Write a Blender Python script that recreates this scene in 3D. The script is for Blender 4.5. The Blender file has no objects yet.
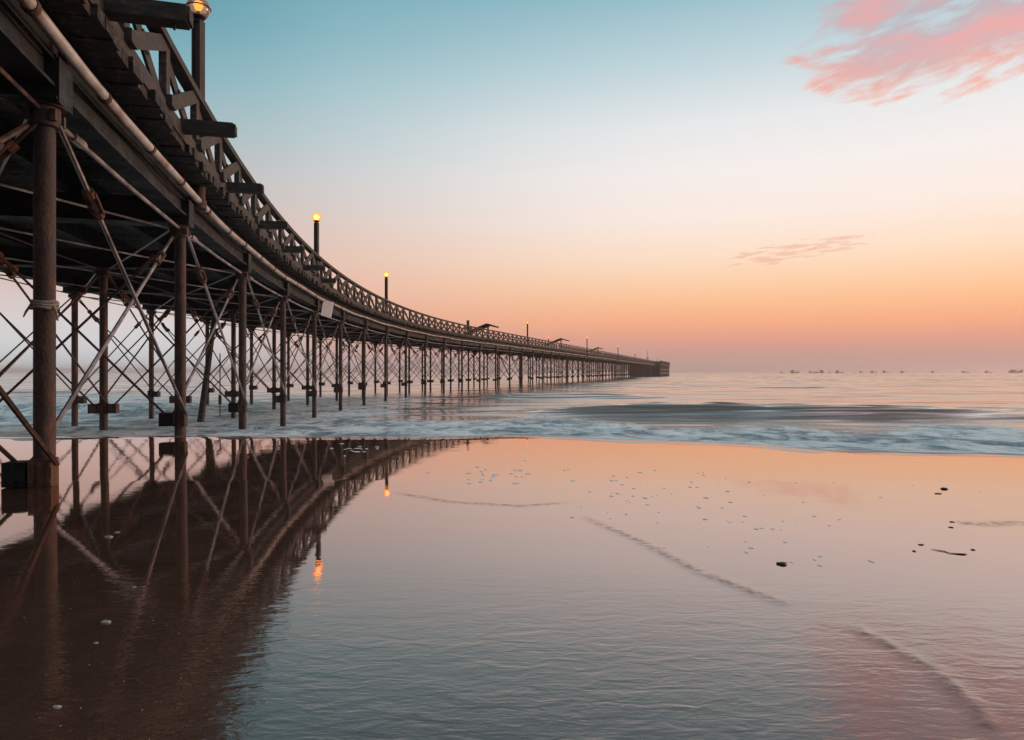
import bpy, bmesh, math, random
import numpy as np
from mathutils import Vector, Matrix
random.seed(7); rng = np.random.default_rng(11)
R = math.radians
SC = bpy.context.scene
COL = SC.collection

# ------------------------------------------------------------------ helpers
class MB:
    """collects boxes, bars, tubes and lathes into one mesh"""
    def __init__(self): self.v = []; self.f = []
    def add(self, vs, fs):
        n = len(self.v); self.v += [tuple(p) for p in vs]
        self.f += [tuple(i + n for i in f) for f in fs]
    def box_axes(self, c, ax, ay, az, sx, sy, sz):
        c = Vector(c); vs = []
        for k in (-.5, .5):
            for j in (-.5, .5):
                for i in (-.5, .5):
                    vs.append(c + ax*(i*sx) + ay*(j*sy) + az*(k*sz))
        self.add(vs, [(0,2,3,1),(4,5,7,6),(0,1,5,4),(2,6,7,3),(0,4,6,2),(1,3,7,5)])
    def bar(self, a, b, w, h, up=Vector((0,0,1))):
        """rectangular bar from a to b: w sideways, h along 'up'"""
        a = Vector(a); b = Vector(b); d = b - a; L = d.length
        if L < 1e-6: return
        d.normalize(); s = d.cross(up)
        if s.length < 1e-4: s = d.cross(Vector((1,0,0)))
        s.normalize(); u = s.cross(d)
        self.box_axes((a+b)/2, d, s, u, L, w, h)
    def tube(self, pts, r, n=8, caps=True):
        pts = [Vector(p) for p in pts]
        rs = r if isinstance(r, (list, tuple)) else [r]*len(pts)
        base = len(self.v); ref = Vector((0,0,1))
        for i, p in enumerate(pts):
            d = (pts[min(i+1, len(pts)-1)] - pts[max(i-1, 0)]).normalized()
            rr = ref if abs(d.dot(ref)) < .95 else Vector((1,0,0))
            s = d.cross(rr).normalized(); u = s.cross(d)
            for k in range(n):
                t = 2*math.pi*k/n
                self.v.append(tuple(p + s*(rs[i]*math.cos(t)) + u*(rs[i]*math.sin(t))))
        for i in range(len(pts)-1):
            for k in range(n):
                a = base+i*n+k; b = base+i*n+(k+1) % n
                self.f.append((a, b, b+n, a+n))
        if caps:
            self.f.append(tuple(base+k for k in range(n))[::-1])
            self.f.append(tuple(base+(len(pts)-1)*n+k for k in range(n)))
    def lathe(self, c, prof, n=12, axis=None):
        c = Vector(c); base = len(self.v)
        for (r, z) in prof:
            for k in range(n):
                t = 2*math.pi*k/n
                self.v.append((c.x+r*math.cos(t), c.y+r*math.sin(t), c.z+z))
        for i in range(len(prof)-1):
            for k in range(n):
                a = base+i*n+k; b = base+i*n+(k+1) % n
                self.f.append((a, b, b+n, a+n))
        self.f.append(tuple(base+k for k in range(n))[::-1])
        self.f.append(tuple(base+(len(prof)-1)*n+k for k in range(n)))
    def build(self, name, mat, parent=None, smooth=False, origin=None):
        me = bpy.data.meshes.new(name)
        o = bpy.data.objects.new(name, me)
        if origin is not None:
            ov = Vector(origin); vs = [tuple(Vector(p)-ov) for p in self.v]; o.location = ov
        else: vs = self.v
        me.from_pydata(vs, [], self.f); me.validate()
        bm = bmesh.new(); bm.from_mesh(me); bmesh.ops.recalc_face_normals(bm, faces=bm.faces); bm.to_mesh(me); bm.free()
        if smooth:
            me.polygons.foreach_set('use_smooth', [True]*len(me.polygons))
            try: me.set_sharp_from_angle(angle=R(42))
            except Exception: pass
        me.materials.append(mat)
        COL.objects.link(o)
        if parent is not None:
            o.parent = parent
            if parent.type != 'EMPTY' or parent.location.length > 0:
                # every builder below works in world coordinates: undo the chain of parents
                w = Vector((0,0,0)); p = parent
                while p is not None: w += p.location; p = p.parent
                o.location = o.location - w
        return o
def tag(o, label=None, cat=None, group=None, kind=None):
    if label: o['label'] = label
    if cat: o['category'] = cat
    if group: o['group'] = group
    if kind: o['kind'] = kind
    return o
def empty(name, loc):
    o = bpy.data.objects.new(name, None); o.location = loc; o.empty_display_size = .2
    COL.objects.link(o); return o

# ------------------------------------------------------------------ materials
def lin(c): return tuple(((x/255)/12.92 if x/255 <= .04045 else ((x/255+.055)/1.055)**2.4) for x in c)
def nt(name):
    m = bpy.data.materials.new(name); m.use_nodes = True
    t = m.node_tree; t.nodes.clear()
    out = t.nodes.new('ShaderNodeOutputMaterial')
    return m, t, out
def node(t, typ, **kw):
    n = t.nodes.new(typ)
    for k, v in kw.items():
        if k in n.inputs.keys(): n.inputs[k].default_value = v
        else: setattr(n, k, v)
    return n
def ramp(t, stops, interp='LINEAR'):
    n = t.nodes.new('ShaderNodeValToRGB'); cr = n.color_ramp; cr.interpolation = interp
    while len(cr.elements) > 1: cr.elements.remove(cr.elements[-1])
    cr.elements[0].position = stops[0][0]; cr.elements[0].color = (*stops[0][1], 1)
    for p, c in stops[1:]:
        e = cr.elements.new(p); e.color = (*c, 1)
    return n
def math_n(t, op, a, b=None, c=None, clamp=False):
    n = t.nodes.new('ShaderNodeMath'); n.operation = op; n.use_clamp = clamp
    for i, x in enumerate((a, b, c)):
        if x is None: continue
        if isinstance(x, (int, float)): n.inputs[i].default_value = x
        else: t.links.new(x, n.inputs[i])
    return n.outputs[0]
def maprange(t, v, a, b, c=0., d=1., smooth=True):
    n = t.nodes.new('ShaderNodeMapRange'); n.interpolation_type = 'SMOOTHSTEP' if smooth else 'LINEAR'
    t.links.new(v, n.inputs['Value'])
    for k, x in zip(('From Min','From Max','To Min','To Max'), (a, b, c, d)): n.inputs[k].default_value = x
    return n.outputs[0]
def noise(t, vec, scale, detail=4, rough=.55, dist=0.):
    n = node(t, 'ShaderNodeTexNoise'); n.inputs['Scale'].default_value = scale
    n.inputs['Detail'].default_value = detail; n.inputs['Roughness'].default_value = rough
    n.inputs['Distortion'].default_value = dist
    if vec is not None: t.links.new(vec, n.inputs['Vector'])
    return n.outputs['Fac']
def mapping(t, vec, scale=(1,1,1), loc=(0,0,0), rot=(0,0,0)):
    n = t.nodes.new('ShaderNodeMapping'); t.links.new(vec, n.inputs['Vector'])
    n.inputs['Scale'].default_value = scale; n.inputs['Location'].default_value = loc; n.inputs['Rotation'].default_value = rot
    return n.outputs[0]
def mixc(t, f, a, b):
    n = t.nodes.new('ShaderNodeMix'); n.data_type = 'RGBA'; n.clamp_factor = True
    for s, x in ((n.inputs[0], f), (n.inputs[6], a), (n.inputs[7], b)):
        if isinstance(x, (int, float)): s.default_value = x
        elif isinstance(x, tuple): s.default_value = (*x[:3], 1)
        else: t.links.new(x, s)
    return n.outputs[2]
def pos(t): return t.nodes.new('ShaderNodeNewGeometry').outputs['Position']

def weathered(name, cols, scale=(6,6,6), rough=(.55,.9), metal=0., bump=.25, fine=40., spec=.3, con=.3):
    """mottled surface: three colours picked by two noises, plus a bump"""
    m, t, out = nt(name); P = pos(t)
    v = mapping(t, P, scale)
    n1 = noise(t, v, 1., 6, .62, .3); n2 = noise(t, P, fine, 4, .6)
    k = len(cols)
    r = ramp(t, [(.5-con*.62+con*1.24*i/(k-1), c) for i, c in enumerate(cols)])
    t.links.new(math_n(t, 'ADD', math_n(t, 'MULTIPLY', n1, .8), math_n(t, 'MULTIPLY', n2, .2)), r.inputs[0])
    b = node(t, 'ShaderNodeBsdfPrincipled', Metallic=metal)
    b.inputs['Specular IOR Level'].default_value = spec
    t.links.new(r.outputs[0], b.inputs['Base Color'])
    t.links.new(maprange(t, n1, .3, .7, rough[0], rough[1]), b.inputs['Roughness'])
    bp = node(t, 'ShaderNodeBump', Strength=bump, Distance=.01)
    t.links.new(n2, bp.inputs['Height']); t.links.new(bp.outputs[0], b.inputs['Normal'])
    t.links.new(b.outputs[0], out.inputs[0]); return m

M = {}
M['rust'] = weathered('rusted_iron', [(.022,.016,.015),(.070,.040,.033),(.21,.105,.075)], (7,7,2.6), (.5,.85), .0, .9, 46)
M['rust_orange'] = weathered('orange_rust', [(.05,.026,.02),(.14,.062,.04),(.24,.11,.07)], (9,9,9), (.6,.9), 0, .5, 70)
M['rod'] = weathered('worn_steel_rod', [(.10,.06,.05),(.32,.265,.25),(.60,.54,.52)], (3,3,3), (.28,.5), .55, .2, 30)
M['pipe'] = weathered('galvanised_pipe', [(.34,.14,.08),(.52,.44,.40),(.66,.60,.56)], (3,3,3), (.3,.5), .35, .15, 24)
M['girder'] = weathered('tarred_girder', [(.004,.004,.005),(.008,.0078,.008),(.019,.015,.0135)], (3,3,6), (.5,.85), 0, .3, 40)
M['timber'] = weathered('weathered_timber', [(.022,.018,.017),(.055,.043,.038),(.13,.095,.078)], (2.2,16,16), (.7,.95), 0, .5, 50)
M['plank'] = weathered('deck_planks', [(.012,.010,.0095),(.030,.025,.022),(.16,.118,.10)], (9,9,9), (.7,.95), 0, .5, 60)
M['rail'] = weathered('railing_timber', [(.03,.024,.022),(.06,.047,.041),(.15,.112,.094)], (14,3,14), (.65,.95), 0, .4, 50)
M['post'] = weathered('painted_lamp_post', [(.03,.021,.021),(.055,.035,.032),(.11,.062,.052)], (7,7,1.5), (.5,.8), 0, .3, 50)
M['rope'] = weathered('old_rope', [(.18,.14,.11),(.34,.28,.23),(.45,.39,.33)], (30,30,60), (.8,.95), 0, .8, 120)
M['rock'] = weathered('wet_rock', [(.010,.008,.008),(.024,.018,.016),(.05,.037,.03)], (20,20,20), (.35,.6), 0, .8, 60)
M['shell'] = weathered('pale_shell', [(.35,.31,.29),(.5,.46,.43),(.62,.58,.55)], (40,40,40), (.4,.6), 0, .4, 120)
M['boat'] = weathered('boat_paint', [(.13,.115,.115),(.2,.17,.17),(.3,.26,.25)], (.3,.3,.3), (.5,.7), 0, .1, 4)
M['seaweed'] = weathered('wet_weed', [(.02,.015,.013),(.04,.03,.025),(.07,.05,.04)], (30,30,30), (.4,.6), 0, .6, 90)

def lamp_mat(name, col, strength):
    m, t, out = nt(name)
    e = node(t, 'ShaderNodeEmission', Strength=strength); e.inputs[0].default_value = (*col, 1)
    t.links.new(e.outputs[0], out.inputs[0]); return m
M['bulb'] = lamp_mat('glowing_bulb', (1., .27, .03), 4.0)
def glass_mat():
    m, t, out = nt('milky_globe')
    tr = node(t, 'ShaderNodeBsdfTransparent'); tr.inputs[0].default_value = (.97,.88,.80,1)
    gl = node(t, 'ShaderNodeBsdfGlossy', Roughness=.08); gl.inputs[0].default_value = (.9,.9,.9,1)
    tl = node(t, 'ShaderNodeBsdfTranslucent'); tl.inputs[0].default_value = (.75,.60,.52,1)
    df = node(t, 'ShaderNodeBsdfDiffuse'); df.inputs[0].default_value = (.8,.68,.6,1)
    fr = node(t, 'ShaderNodeFresnel', IOR=1.45)
    a = node(t, 'ShaderNodeMixShader', Fac=.5); t.links.new(tl.outputs[0], a.inputs[1]); t.links.new(df.outputs[0], a.inputs[2])
    b = node(t, 'ShaderNodeMixShader', Fac=.42); t.links.new(tr.outputs[0], b.inputs[1]); t.links.new(a.outputs[0], b.inputs[2])
    c = node(t, 'ShaderNodeMixShader'); t.links.new(fr.outputs[0], c.inputs[0]); t.links.new(b.outputs[0], c.inputs[1]); t.links.new(gl.outputs[0], c.inputs[2])
    t.links.new(c.outputs[0], out.inputs[0]); return m
M['globe'] = glass_mat()
def globe_lit_mat(st, nm):
    m, t, out = nt(nm)
    # a frosted globe: brightest where one looks straight through its middle at the bulb
    lw = node(t, 'ShaderNodeLayerWeight', Blend=.5)
    r = ramp(t, [(0., (1.,.46,.11)), (.12, (.9,.26,.04)), (.35, (.42,.09,.012)), (1., (.22,.045,.008))])
    t.links.new(lw.outputs['Facing'], r.inputs[0])
    e = node(t, 'ShaderNodeEmission', Strength=st); t.links.new(r.outputs[0], e.inputs[0])
    t.links.new(e.outputs[0], out.inputs[0]); return m
M['globe_lit'] = globe_lit_mat(6.5, 'lit_globe'); M['globe_dim'] = globe_lit_mat(3.0, 'dim_globe')

def sign_mat():
    m, t, out = nt('faded_notice')
    tc = t.nodes.new('ShaderNodeTexCoord'); v = tc.outputs['Generated']
    n = noise(t, mapping(t, v, (22, 1, 34)), 1., 2, .7)
    sx = node(t, 'ShaderNodeSeparateXYZ'); t.links.new(v, sx.inputs[0])
    rows = math_n(t, 'FRACT', math_n(t, 'MULTIPLY', sx.outputs[2], 7.))
    line = math_n(t, 'MULTIPLY', math_n(t, 'GREATER_THAN', rows, .38), math_n(t, 'GREATER_THAN', n, .47))
    inx = math_n(t, 'MULTIPLY', math_n(t, 'GREATER_THAN', sx.outputs[0], .12), math_n(t, 'LESS_THAN', sx.outputs[0], .88))
    ink = math_n(t, 'MULTIPLY', line, inx)
    dirt = noise(t, mapping(t, v, (3,1,3)), 1.5, 4)
    base = mixc(t, dirt, (.88,.85,.83), (.74,.69,.66))
    c = mixc(t, math_n(t, 'MULTIPLY', ink, .6), base, (.62,.15,.12))
    b = node(t, 'ShaderNodeBsdfPrincipled', Roughness=.5); t.links.new(c, b.inputs['Base Color'])
    t.links.new(b.outputs[0], out.inputs[0]); return m
M['sign'] = sign_mat()

def sand_mat():
    m, t, out = nt('wet_sand'); P = pos(t)
    big = noise(t, P, .5, 4, .6); mid = noise(t, P, 5., 5, .6); grain = noise(t, P, 260., 3, .7)
    speck = noise(t, mapping(t, P, (1,1,1), (3.3,1.7,0)), 95., 3, .75)
    c = mixc(t, mid, (.066,.032,.022), (.14,.072,.049))
    c = mixc(t, math_n(t, 'MULTIPLY', maprange(t, grain, .45, .75), .55), c, (.12,.078,.062))
    c = mixc(t, math_n(t, 'MULTIPLY', maprange(t, speck, .61, .72), .8), c, (.22,.16,.135))
    sp = node(t, 'ShaderNodeSeparateXYZ'); t.links.new(P, sp.inputs[0])
    # ripples run along the shore and are strongest in the deeper film of the hollow near the viewer
    wob = mapping(t, P, (1,1,1))
    w1 = noise(t, mapping(t, P, (3.8, 9., 1)), 1.6, 2, .5, .7)
    w2 = noise(t, mapping(t, P, (11., 29., 1)), 1.7, 3, .55, .5)
    w3 = noise(t, mapping(t, P, (.5, 1.5, 1)), 1.2, 3, .5)
    near = maprange(t, sp.outputs[1], 1.9, 3.9, 1., .07)
    h = math_n(t, 'ADD', math_n(t, 'MULTIPLY', w1, .0050), math_n(t, 'MULTIPLY', w2, .0020))
    h = math_n(t, 'MULTIPLY', h, math_n(t, 'MULTIPLY', near, math_n(t, 'ADD', .35, math_n(t, 'MULTIPLY', w3, 1.2))))
    h = math_n(t, 'ADD', h, math_n(t, 'MULTIPLY', w3, .0012))
    w4 = noise(t, mapping(t, P, (4.2, 2.2, 1)), 1., 3, .5, .5)
    h = math_n(t, 'ADD', h, math_n(t, 'MULTIPLY', math_n(t, 'MULTIPLY', w4, .0022), maprange(t, sp.outputs[1], 6.0, 9.0)))
    bp = node(t, 'ShaderNodeBump', Strength=1., Distance=.55); t.links.new(h, bp.inputs['Height'])
    df = node(t, 'ShaderNodeBsdfDiffuse'); t.links.new(c, df.inputs[0])
    gl = node(t, 'ShaderNodeBsdfGlossy'); gl.inputs[0].default_value = (1,.85,.81,1)
    t.links.new(maprange(t, big, .35, .7, .008, .026), gl.inputs['Roughness']); t.links.new(bp.outputs[0], gl.inputs['Normal'])
    fr = node(t, 'ShaderNodeLayerWeight', Blend=.5); t.links.new(bp.outputs[0], fr.inputs['Normal'])
    fk = math_n(t, 'ADD', .02, math_n(t, 'MULTIPLY', math_n(t, 'POWER', fr.outputs['Facing'], 2.55), .98))
    at = t.nodes.new('ShaderNodeAttribute'); at.attribute_name = 'foam'
    brk = maprange(t, noise(t, mapping(t, P, (14, 30, 1)), 1., 4, .6), .36, .6)
    fk = math_n(t, 'MULTIPLY', fk, math_n(t, 'SUBTRACT', 1., math_n(t, 'MULTIPLY', math_n(t, 'MULTIPLY', at.outputs['Fac'], brk), .62)))
    mx = node(t, 'ShaderNodeMixShader')
    t.links.new(fk, mx.inputs[0])
    t.links.new(df.outputs[0], mx.inputs[1]); t.links.new(gl.outputs[0], mx.inputs[2])
    t.links.new(mx.outputs[0], out.inputs[0]); return m
M['sand'] = sand_mat()

def sea_mat():
    m, t, out = nt('surf_water'); P = pos(t)
    at = t.nodes.new('ShaderNodeAttribute'); at.attribute_name = 'foam'; env = at.outputs['Fac']
    sp = node(t, 'ShaderNodeSeparateXYZ'); t.links.new(P, sp.inputs[0])
    # swell: long crests along the shore, growing with distance so that they still read far out
    s1 = noise(t, mapping(t, P, (.3, .8, 1), rot=(0,0,R(-3))), 1., 5, .55, .5)
    s2 = noise(t, mapping(t, P, (.075, .17, 1), rot=(0,0,R(2))), 1., 1.6, .55, .5)
    s3 = noise(t, mapping(t, P, (.012, .034, 1)), 1., 4, .6, .5)
    h = math_n(t, 'ADD', math_n(t, 'MULTIPLY', s1, .008), math_n(t, 'ADD', math_n(t, 'MULTIPLY', s2, .9), math_n(t, 'MULTIPLY', s3, 2.6)))
    bp = node(t, 'ShaderNodeBump', Strength=1., Distance=1.); t.links.new(h, bp.inputs['Height'])
    df = node(t, 'ShaderNodeBsdfDiffuse'); df.inputs[0].default_value = (.19,.145,.13,1)
    gl = node(t, 'ShaderNodeBsdfGlossy', Roughness=.16); gl.inputs[0].default_value = (1,1,1,1); t.links.new(bp.outputs[0], gl.inputs['Normal'])
    fr = node(t, 'ShaderNodeFresnel', IOR=1.33); t.links.new(bp.outputs[0], fr.inputs['Normal'])
    wat = node(t, 'ShaderNodeMixShader'); t.links.new(fr.outputs[0], wat.inputs[0]); t.links.new(df.outputs[0], wat.inputs[1]); t.links.new(gl.outputs[0], wat.inputs[2])
    # foam drawn out into streaks by the long exposure
    f1 = noise(t, mapping(t, P, (.42, .42, 1), rot=(0,0,R(-14))), 1.1, 8, .66, 1.1)
    f2 = noise(t, mapping(t, P, (.12, .34, 1), rot=(0,0,R(8))), 1., 4, .6, .6)
    fm = math_n(t, 'ADD', math_n(t, 'MULTIPLY', f1, .65), math_n(t, 'MULTIPLY', f2, .35))
    thr = math_n(t, 'SUBTRACT', fm, math_n(t, 'SUBTRACT', .80, math_n(t, 'MULTIPLY', env, .52)))
    mask = maprange(t, thr, -.07, .13)
    f3 = noise(t, mapping(t, P, (1.15, .62, 1)), 1.2, 6, .68, 1.4)
    fc = mixc(t, maprange(t, math_n(t, 'ADD', math_n(t, 'MULTIPLY', f1, .5), math_n(t, 'MULTIPLY', f3, .5)), .41, .56), (.27,.36,.41), (.97,1.,1.))
    fd = node(t, 'ShaderNodeBsdfDiffuse'); t.links.new(fc, fd.inputs[0])
    fb = node(t, 'ShaderNodeBump', Strength=1., Distance=.35); t.links.new(math_n(t, 'ADD', f1, math_n(t, 'MULTIPLY', f3, .5)), fb.inputs['Height']); t.links.new(fb.outputs[0], fd.inputs['Normal'])
    mx = node(t, 'ShaderNodeMixShader'); t.links.new(mask, mx.inputs[0]); t.links.new(wat.outputs[0], mx.inputs[1]); t.links.new(fd.outputs[0], mx.inputs[2])
    t.links.new(mx.outputs[0], out.inputs[0]); return m
M['sea'] = sea_mat()
def foam_mat():
    m, t, out = nt('bubble_foam')
    b = node(t, 'ShaderNodeBsdfPrincipled', Roughness=.35); b.inputs['Base Color'].default_value = (.90,.85,.84,1)
    t.links.new(b.outputs[0], out.inputs[0]); return m
M['foam'] = foam_mat()

# ------------------------------------------------------------------ camera
EYE = 1.0
cam = bpy.data.cameras.new('camera'); co = bpy.data.objects.new('camera', cam); COL.objects.link(co)
co.location = (0, 0, EYE); co.rotation_euler = (R(90), 0, 0)
cam.sensor_width = 36; cam.lens = 700/1024*36; cam.shift_y = 2/1024
cam.clip_start = .05; cam.clip_end = 20000
SC.camera = co

# ------------------------------------------------------------------ terrain
def smooth(a, b, x):
    t = np.clip((x-a)/(b-a), 0, 1); return t*t*(3-2*t)
def shore(X):
    """how far out the swash edge lies"""
    X = np.asarray(X, float)
    s = np.where(X < 0, 10.7 + .02*np.maximum(X, -30), 10.7 - .42*X)
    s = np.maximum(s, 5.2 + 1.2*np.exp(-np.maximum(X-10, 0)/20))
    return s + .18*np.sin(X*.9+.4) + .10*np.sin(X*2.3+1.)
def tilt(Y): return np.clip(.007*(np.asarray(Y)-6.), -.2, .003)
SEA = -.75
def sand_z(X, Y):
    d = Y - shore(X)
    z = tilt(Y) + .006*np.sin(X*.7+Y*.33)*np.exp(-np.abs(Y)/40)
    dd = np.maximum(d, 0)
    z = z - .085*dd - .008*np.minimum(dd, 1.)
    return np.maximum(z, -4.)
def pix(px, py, z=0.):
    """a place read off the photograph, on a level z"""
    Z = 700*(EYE-z)/(py-372); return ((px-512)/700*Z, Z)
ridges = [([(575,513),(640,540),(700,570),(760,592),(800,606)], .0022, .035),
          ([(840,618),(880,636),(930,662),(975,700),(1000,738)], .0042, .028),
          ([(955,521),(985,522.5),(1035,520)], .0, .075),
          ([(388,492),(450,502),(520,506),(576,502)], .0016, .04)]
def ridge_add(X, Y, Zv):
    BARE = np.zeros(X.shape)
    for pts, amp, w in ridges:
        P = [pix(*p) for p in pts]
        best = np.full(X.shape, 1e9); side = np.zeros(X.shape); tt = np.zeros(X.shape)
        for i in range(len(P)-1):
            ax, ay = P[i]; bx, by = P[i+1]; dx, dy = bx-ax, by-ay; L2 = dx*dx+dy*dy
            u = np.clip(((X-ax)*dx+(Y-ay)*dy)/L2, 0, 1)
            ex = X-ax-u*dx; ey = Y-ay-u*dy; d = np.hypot(ex, ey)
            m = d < best; best = np.where(m, d, best); tt = np.where(m, (i+u)/(len(P)-1), tt)
        fade = smooth(0, .12, tt)*smooth(1, .8, tt)
        BARE += fade*np.exp(-(best/(w*.8))**2)
        Zv = Zv + amp*fade*np.exp(-(best/w)**2)*(1+.30*np.sin(X*31+Y*17)*np.sin(X*13-Y*41+1.)+.25*np.sin(X*7.3+Y*5.1))
    return Zv, np.clip(BARE, 0, 1)
def axis(dense_a, dense_b, step, lo, hi, g=1.12):
    a = list(np.arange(dense_a, dense_b+1e-6, step)); s = step; x = a[-1]
    while x < hi: s *= g; x += s; a.append(x)
    s = step; x = a[0]; pre = []
    while x > lo: s *= g; x -= s; pre.append(x)
    return np.array(pre[::-1]+a)
def grid_mesh(name, X, Y, Z, mat, attr=None):
    ny, nx = X.shape; me = bpy.data.meshes.new(name)
    vs = np.stack([X, Y, Z], -1).reshape(-1, 3)
    i = (np.arange(ny-1)[:, None]*nx + np.arange(nx-1)[None]).reshape(-1)
    fs = np.stack([i, i+1, i+1+nx, i+nx], -1)
    me.vertices.add(len(vs)); me.vertices.foreach_set('co', vs.reshape(-1))
    me.loops.add(fs.size); me.loops.foreach_set('vertex_index', fs.reshape(-1).astype(np.int32))
    me.polygons.add(len(fs)); me.polygons.foreach_set('loop_start', np.arange(len(fs), dtype=np.int32)*4)
    me.update(calc_edges=True); me.validate()
    me.polygons.foreach_set('use_smooth', np.ones(len(me.polygons), bool))
    if attr is not None:
        a = me.attributes.new('foam', 'FLOAT', 'POINT'); a.data.foreach_set('value', attr.reshape(-1).astype(np.float32))
    me.materials.append(mat); o = bpy.data.objects.new(name, me); COL.objects.link(o)
    return o
xs = axis(-3.4, 4.0, .03, -600, 600, 1.09); ys = axis(1.4, 6.4, .03, -500, 120, 1.06)
GX, GY = np.meshgrid(xs, ys)
GZ, GB = ridge_add(GX, GY, sand_z(GX, GY))
tag(grid_mesh('beach', GX, GY, GZ, M['sand'], GB), 'flat wet sand beach mirroring the sunset sky and the pier', 'beach', kind='structure')

# sea: a fan of rows that open out towards the horizon
th = np.concatenate([np.linspace(-87, -50, 120), np.linspace(-49.9, 49.9, 760), np.linspace(50, 87, 120)])
rr = np.concatenate([np.arange(3.0, 20, .06), np.arange(20, 46, .10), np.geomspace(46, 3800, 330)])
TH, RR = np.meshgrid(np.radians(th), rr)
SX = RR*np.sin(TH); SY = RR*np.cos(TH)
def wobble(x, s, seed):
    r = np.random.default_rng(seed); o = 0
    for k in range(5): o = o + r.uniform(.4, 1)*np.sin(x*s*r.uniform(.5, 2.2)+r.uniform(0, 6.3))
    return o/2.5
D = SY - shore(SX)
swash = tilt(np.minimum(SY, 10.7)) - .074*np.maximum(D, 0) + .022*np.clip(D, -3, .6) + .006*wobble(SX, 3.1, 4)
lvl = np.where(swash > SEA, swash, SEA)
lvl = SEA + np.log1p(np.exp((swash-SEA)/.06))*.06         # a soft knee where the run-up meets the sea
SZ = lvl.copy(); foam = np.zeros_like(SZ)
def crest(line, hgt, front, back, x0, x1, soft, rag=.0, seed=1):
    """one breaking wave: steep towards the beach, long behind"""
    d = SY - (line(SX) + rag*wobble(SX, .8, seed))
    e = smooth(x0, x0+soft, SX)*smooth(x1, x1-soft, SX)
    hgt = hgt*(1+.10*wobble(SX, .45, seed+70)+.05*wobble(SX, 1.5, seed+90))
    return e*hgt*np.where(d < 0, np.exp(-(d/front)**2), np.exp(-(d/back)**2)), d, e
w, d, e = crest(lambda x: 28.9 - .14*x, .52, 1.1, 2.8, -3, 24, 10, .30, 3); SZ += w
foam += .25*e*np.exp(-((d+2.2)/1.1)**2)
w, d, e = crest(lambda x: 33.5 - .10*x, .34, 1.3, 3.5, 15, 60, 10, .5, 5); SZ += w
w, d, e = crest(lambda x: 48 + .02*x, .28, 2.0, 5, -4, 12, 5, .6, 6); SZ += w
w, d, e = crest(lambda x: 30 + .15*(x+14), .42, 1.6, 5, -60, -9, 8, .5, 8); SZ += w; foam += .3*e*np.exp(-((d+1)/2.5)**2)
w, d, e = crest(lambda x: 18.2 - .35*np.maximum(x,0), .13, .7, 1.6, -40, 60, 6, .35, 9); SZ += w
w, d, e = crest(lambda x: 13.6 - .47*np.maximum(x,0), .07, .45, .9, -40, 60, 6, .3, 12); SZ += w
w, d, e = crest(lambda x: 60 + .04*x, .35, 3, 9, -80, -15, 20, 1.2, 13); SZ += w; foam += .25*e*np.exp(-((d+1)/4)**2)
for k, (yy, hh, x0, x1) in enumerate([(75,.25,5,45),(100,.3,-5,60),(140,.35,30,130),(190,.4,0,120),(270,.5,60,260),(400,.6,100,420),(600,.7,50,700),(900,.8,200,1200)]):
    w, d, e = crest(lambda x, yy=yy: yy + .03*x, hh*.8, yy*.03, yy*.06, x0, x1, (x1-x0)*.3, yy*.015, 20+k); SZ += w
SZ += .03*wobble(SY, 1.3, 40)*smooth(14, 24, SY)*smooth(-1, 3, D)*wobble(SX, .35, 41)
# foam envelope: dense in the wash by the sand, patchy further out, more of it under the pier
band = smooth(-.1, 1.2, D)*smooth(21, 11.0, D + 2.5*wobble(SX, .5, 50))
band_r = smooth(.2, 1.0, D)*smooth(19, 11, D)
left = smooth(2, -9, SX)*smooth(.2, 1.5, D)*smooth(95, 22, SY)
foam = np.clip(np.maximum.reduce([foam*1., .95*band_r, .90*band, .92*left, .22*smooth(70, 30, SY)*smooth(0, 4, D)]), 0, 1)
tag(grid_mesh('sea', SX, SY, SZ, M['sea'], foam), 'sea with milky blue surf washing up to the wet sand', 'sea', kind='structure')
def ground_at(x, y):
    return float(sand_z(np.array(x), np.array(y)))

# ------------------------------------------------------------------ the pier's line
SPAN = 5.2; RAD = 115.; TH0 = R(-14.6); S1 = 61.4; SMIN = -3*SPAN
P0 = Vector((-4.14, 6.2, 0))
def heading(s): return TH0 + min(s, S1)/RAD if s > -8 else TH0 - 8/RAD
_step = .05; _tab = {}
def _build():
    p = P0.copy(); n = int(345/_step)
    _tab[0] = p.copy()
    for i in range(n):
        h = heading((i+.5)*_step); p = p + Vector((math.sin(h), math.cos(h), 0))*_step; _tab[i+1] = p.copy()
    p = P0.copy()
    for i in range(0, int(SMIN/_step)-80, -1):
        h = heading((i-.5)*_step); p = p - Vector((math.sin(h), math.cos(h), 0))*_step; _tab[i-1] = p.copy()
_build()
def at(s, o=0., H=0.):
    """point on the pier: s metres along the outer row of columns, o metres out from it, H metres over the eye"""
    q = s/_step; i = math.floor(q); f = q-i
    p = _tab[i].lerp(_tab[i+1], f); h = heading(s)
    r = Vector((math.cos(h), -math.sin(h), 0))
    return Vector((p.x+r.x*o, p.y+r.y*o, EYE+H))
def axes(s):
    h = heading(s)
    return Vector((math.sin(h), math.cos(h), 0)), Vector((math.cos(h), -math.sin(h), 0)), Vector((0,0,1))
UP = Vector((0,0,1))
SEND = 330.
NB = int(SEND//SPAN)                         # last bent
bents = list(range(-2, NB+1))                # bent b stands at s = b*SPAN
ROWS = (0., -3.0, -6.0)
EDGE_N, EDGE_F = .46, -6.46

pier = empty('pier', at(0, -3, -EYE))
tag(pier, 'long curving pier on rusty iron columns running out to sea', 'pier')
def part(mb, name, mat, parent=pier, smooth=False, label=None, kind=None):
    o = mb.build(name, mat, parent, smooth)
    if label: o['label'] = label
    if kind: o['kind'] = kind
    return o

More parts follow.
